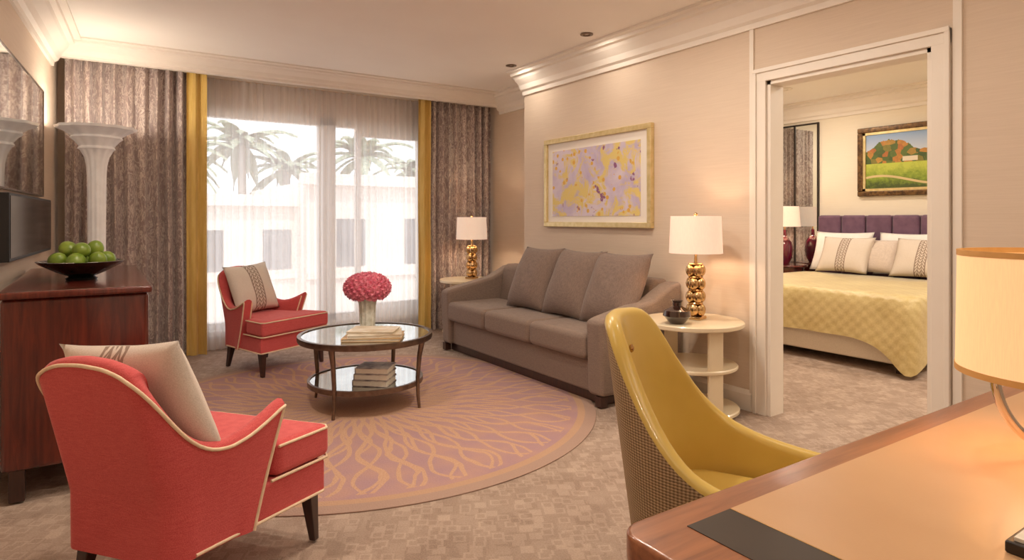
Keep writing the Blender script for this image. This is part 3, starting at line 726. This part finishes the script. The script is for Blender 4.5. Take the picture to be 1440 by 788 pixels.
for ex,z,w in levels:
    for k in range(n):
        p=rr_pt(k,ex,.10); q=math.sin(k*.75)+.5*math.sin(k*.41+1)
        cor=math.exp(-((p[0]+1.08)**2+(p[1]+1.02)**2)/.06)+math.exp(-((p[0]+1.08)**2+(p[1]-1.02)**2)/.06)
        zz=z-(.24*cor*w if w>.5 else .1*cor*w)
        if p[0]>.55: qx=0
        else: qx=.012*w*q
        V.append((p[0]+(-.07*cor*w if p[0]<0 else 0)+ (qx if p[0]<-.9 else 0),p[1]+(qx if abs(p[1])>.9 else 0)*(1 if p[1]>0 else -1),max(.02,zz)))
for j in range(len(levels)-1):
    for k in range(n):
        m2=(k+1)%n; F.append((j*n+k,j*n+m2,(j+1)*n+m2,(j+1)*n+k))
V.append((-.2,0,.675)); 
for k in range(n): F.append((len(V)-1,(k+1)%n,k))
mk('coverlet',V,F,m_quilt,bd,smooth=True)
box('headboard_panel',(1.06,1.14,-1.03,1.03,.1,1.34),m_plum,bd,bevel=.02)
nh=7
for i in range(nh):
    w=2.06/nh; y0=-1.03+i*w; box('headboard_channel_%d'%(i+1),(.99,1.07,y0+.003,y0+w-.003,.5,1.345),m_plum,bd,bevel=.035,segs=5)
def bp_(name,x,y,z,w,h,t,mat,tilt,seed):
    tt=math.radians(tilt); X=Vector((0,-1,0)); Z=Vector((-math.cos(tt),0,math.sin(tt))); Y=Z.cross(X)
    pillow(name,w,h,t,mat,bd,(x,y,z),brot(X,Y,Z),seed=seed)
bp_('sham_1',.87,.66,.91,.70,.50,.17,m_bedding,20,1); bp_('sham_2',.87,-.08,.91,.66,.50,.17,m_bedding,20,2); bp_('sham_3',.87,-.62,.90,.60,.48,.17,m_bedding,20,2)
bp_('beige_pillow_1',.74,.16,.88,.50,.42,.14,m_beige,26,4)
bp_('striped_pillow_1',.66,.50,.885,.60,.46,.15,m_stripe,28,5); bp_('striped_pillow_2',.66,-.34,.885,.62,.46,.15,m_stripe,28,6)
ns=empty('nightstand',(7.36,4.78,0))
lathe('top',[(0,.69),(.28,.69),(.29,.70),(.285,.72),(0,.72)],m_mahog,ns,segs=56); lathe('drum',[(0,.1),(.25,.1),(.25,.69),(0,.69)],m_mahog,ns,segs=56); lathe('base_ring',[(0,0),(.26,0),(.26,.1),(0,.1)],m_leg,ns,segs=56)
bl=empty('bedside_lamp',(7.38,4.78,.721))
lathe('glass_base',[(0,0),(.05,0),(.06,.02),(.09,.08),(.105,.18),(.09,.28),(.05,.34),(.025,.36),(.02,.44),(0,.44)],m_vplum,bl,segs=40)
ringlathe('shade',[(.19,.48),(.17,.74),(.167,.74),(.187,.48)],m_shade,bl,segs=56)
lathe('rod',[(0,.44),(.008,.44),(.008,.72),(0,.72)],m_gold,bl,segs=16)
L=bpy.data.lights.new('bedside_bulb','POINT'); L.energy=5; L.color=(1,.8,.6); L.shadow_soft_size=.035
o=bpy.data.objects.new('bulb',L); S.collection.objects.link(o); o.parent=bl; o.location=(0,.05,.58)
mm=empty('mirrored_panel',(7.72,4.84,0))
boxes('glass',[(-.02,-.002,-.31,-.01,.16,2.52),(-.02,-.002,.01,.34,.16,2.52)],m_mirror,mm)
boxes('frame',[(-.03,-.002,-.33,-.31,.15,2.54),(-.03,-.002,-.01,.01,.15,2.54),(-.03,-.002,.34,.36,.15,2.54),(-.03,-.002,-.31,.34,2.52,2.54),(-.03,-.002,-.31,.34,.15,.165)],m_black,mm)
bcu=empty('bedroom_curtain',(0,0,0)); curtain('drape',6.75,7.55,5.155,m_drape,bcu,.022,.10,z1=2.57,seed=12)
# ------------------------------------------------------------- exterior
ex=empty('neighbour_building',(0,18,0))
boxes('wing',[(-14,4.6,0,6,-6,1.75),(4.6,22,-1.2,6,-6,2.3)],m_fac,ex)
boxes('cornice',[(-14.3,4.7,-.35,0,1.65,1.95),(4.4,22.3,-1.6,-1.2,2.2,2.5)],m_fac,ex)
wl=[]
for i in range(14):
    x=-12+i*1.75
    if x<4: wl.append((x,x+.75,-.02,.02,-.1,1.0))
for i in range(8): wl.append((5.4+i*2.0,6.2+i*2.0,-1.23,-1.18,.0,1.3))
boxes('windows',wl,m_facw,ex)
boxes('ledge',[(-14,4.6,-.15,0,-.35,-.2),(4.6,22,-1.35,-1.2,-.3,-.15)],m_fac,ex)
box('ground_outside',(-60,60,7.5,90,-6.2,-6),m_ground)
def palm(x,y,h,seed):
    g=empty('palm_tree',(x,y,-6)); rn=random.Random(seed)
    tube('trunk',[(0,0,0),(.1,0,h*.5),(0,0,h)],.16,m_trunk,g)
    V=[];F=[]
    for k in range(26):
        a=2*math.pi*k/26+rn.uniform(-.15,.15); el=rn.uniform(-.2,1.2); L=rn.uniform(1.8,2.6)
        for s in range(9):
            t=s/8; r=L*t*math.cos(el*.6); z=h+L*t*math.sin(el)*1.0-1.5*t*t
            w=.26*math.sin(math.pi*min(1,t+.12))+.02
            V.append((r*math.cos(a)-w*math.sin(a),r*math.sin(a)+w*math.cos(a),z-.1)); V.append((r*math.cos(a),r*math.sin(a),z)); V.append((r*math.cos(a)+w*math.sin(a),r*math.sin(a)-w*math.cos(a),z-.1))
            if s>0:
                b=len(V)-6; F.append((b,b+1,b+4,b+3)); F.append((b+1,b+2,b+5,b+4))
    mk('fronds',V,F,m_palm,g)
for i,(x,y,h) in enumerate([(2.2,26,9.6),(4.8,27,10.3),(6.8,28,9.4),(9.5,26,10.0),(0.2,27,8.9),(12.5,27,9.5)]): palm(x,y,h,i)
# ------------------------------------------------------------- light
w=bpy.data.worlds.new('sky_world'); S.world=w; w.use_nodes=True
bg=w.node_tree.nodes['Background']; bg.inputs[0].default_value=(.90,.94,1.0,1); bg.inputs[1].default_value=2.15
P=bpy.data.lights.new('window_portal','AREA'); P.shape='RECTANGLE'; P.size=WX1-WX0; P.size_y=WZ1-WZ0; P.cycles.is_portal=True
o=bpy.data.objects.new('window_portal',P); S.collection.objects.link(o); o.location=((WX0+WX1)/2,6.99,(WZ0+WZ1)/2); o.rotation_euler=(math.radians(-90),0,0)
sun=bpy.data.lights.new('sun','SUN'); sun.energy=1.6; sun.angle=.02; sun.color=(1,.95,.88)
o=bpy.data.objects.new('sun',sun); S.collection.objects.link(o); o.rotation_euler=(math.radians(45),0,math.radians(-25))
# ------------------------------------------------------------- camera
cam=bpy.data.cameras.new('camera'); cam.lens=879/1440*36; cam.sensor_width=36; cam.shift_y=-86/1440; cam.clip_start=.02
co=bpy.data.objects.new('camera',cam); S.collection.objects.link(co); co.location=(0,0,1.3); co.rotation_euler=(math.radians(90),0,math.radians(-33.5))
S.camera=co
S.view_settings.view_transform='Standard'
S.view_settings.exposure=0.08
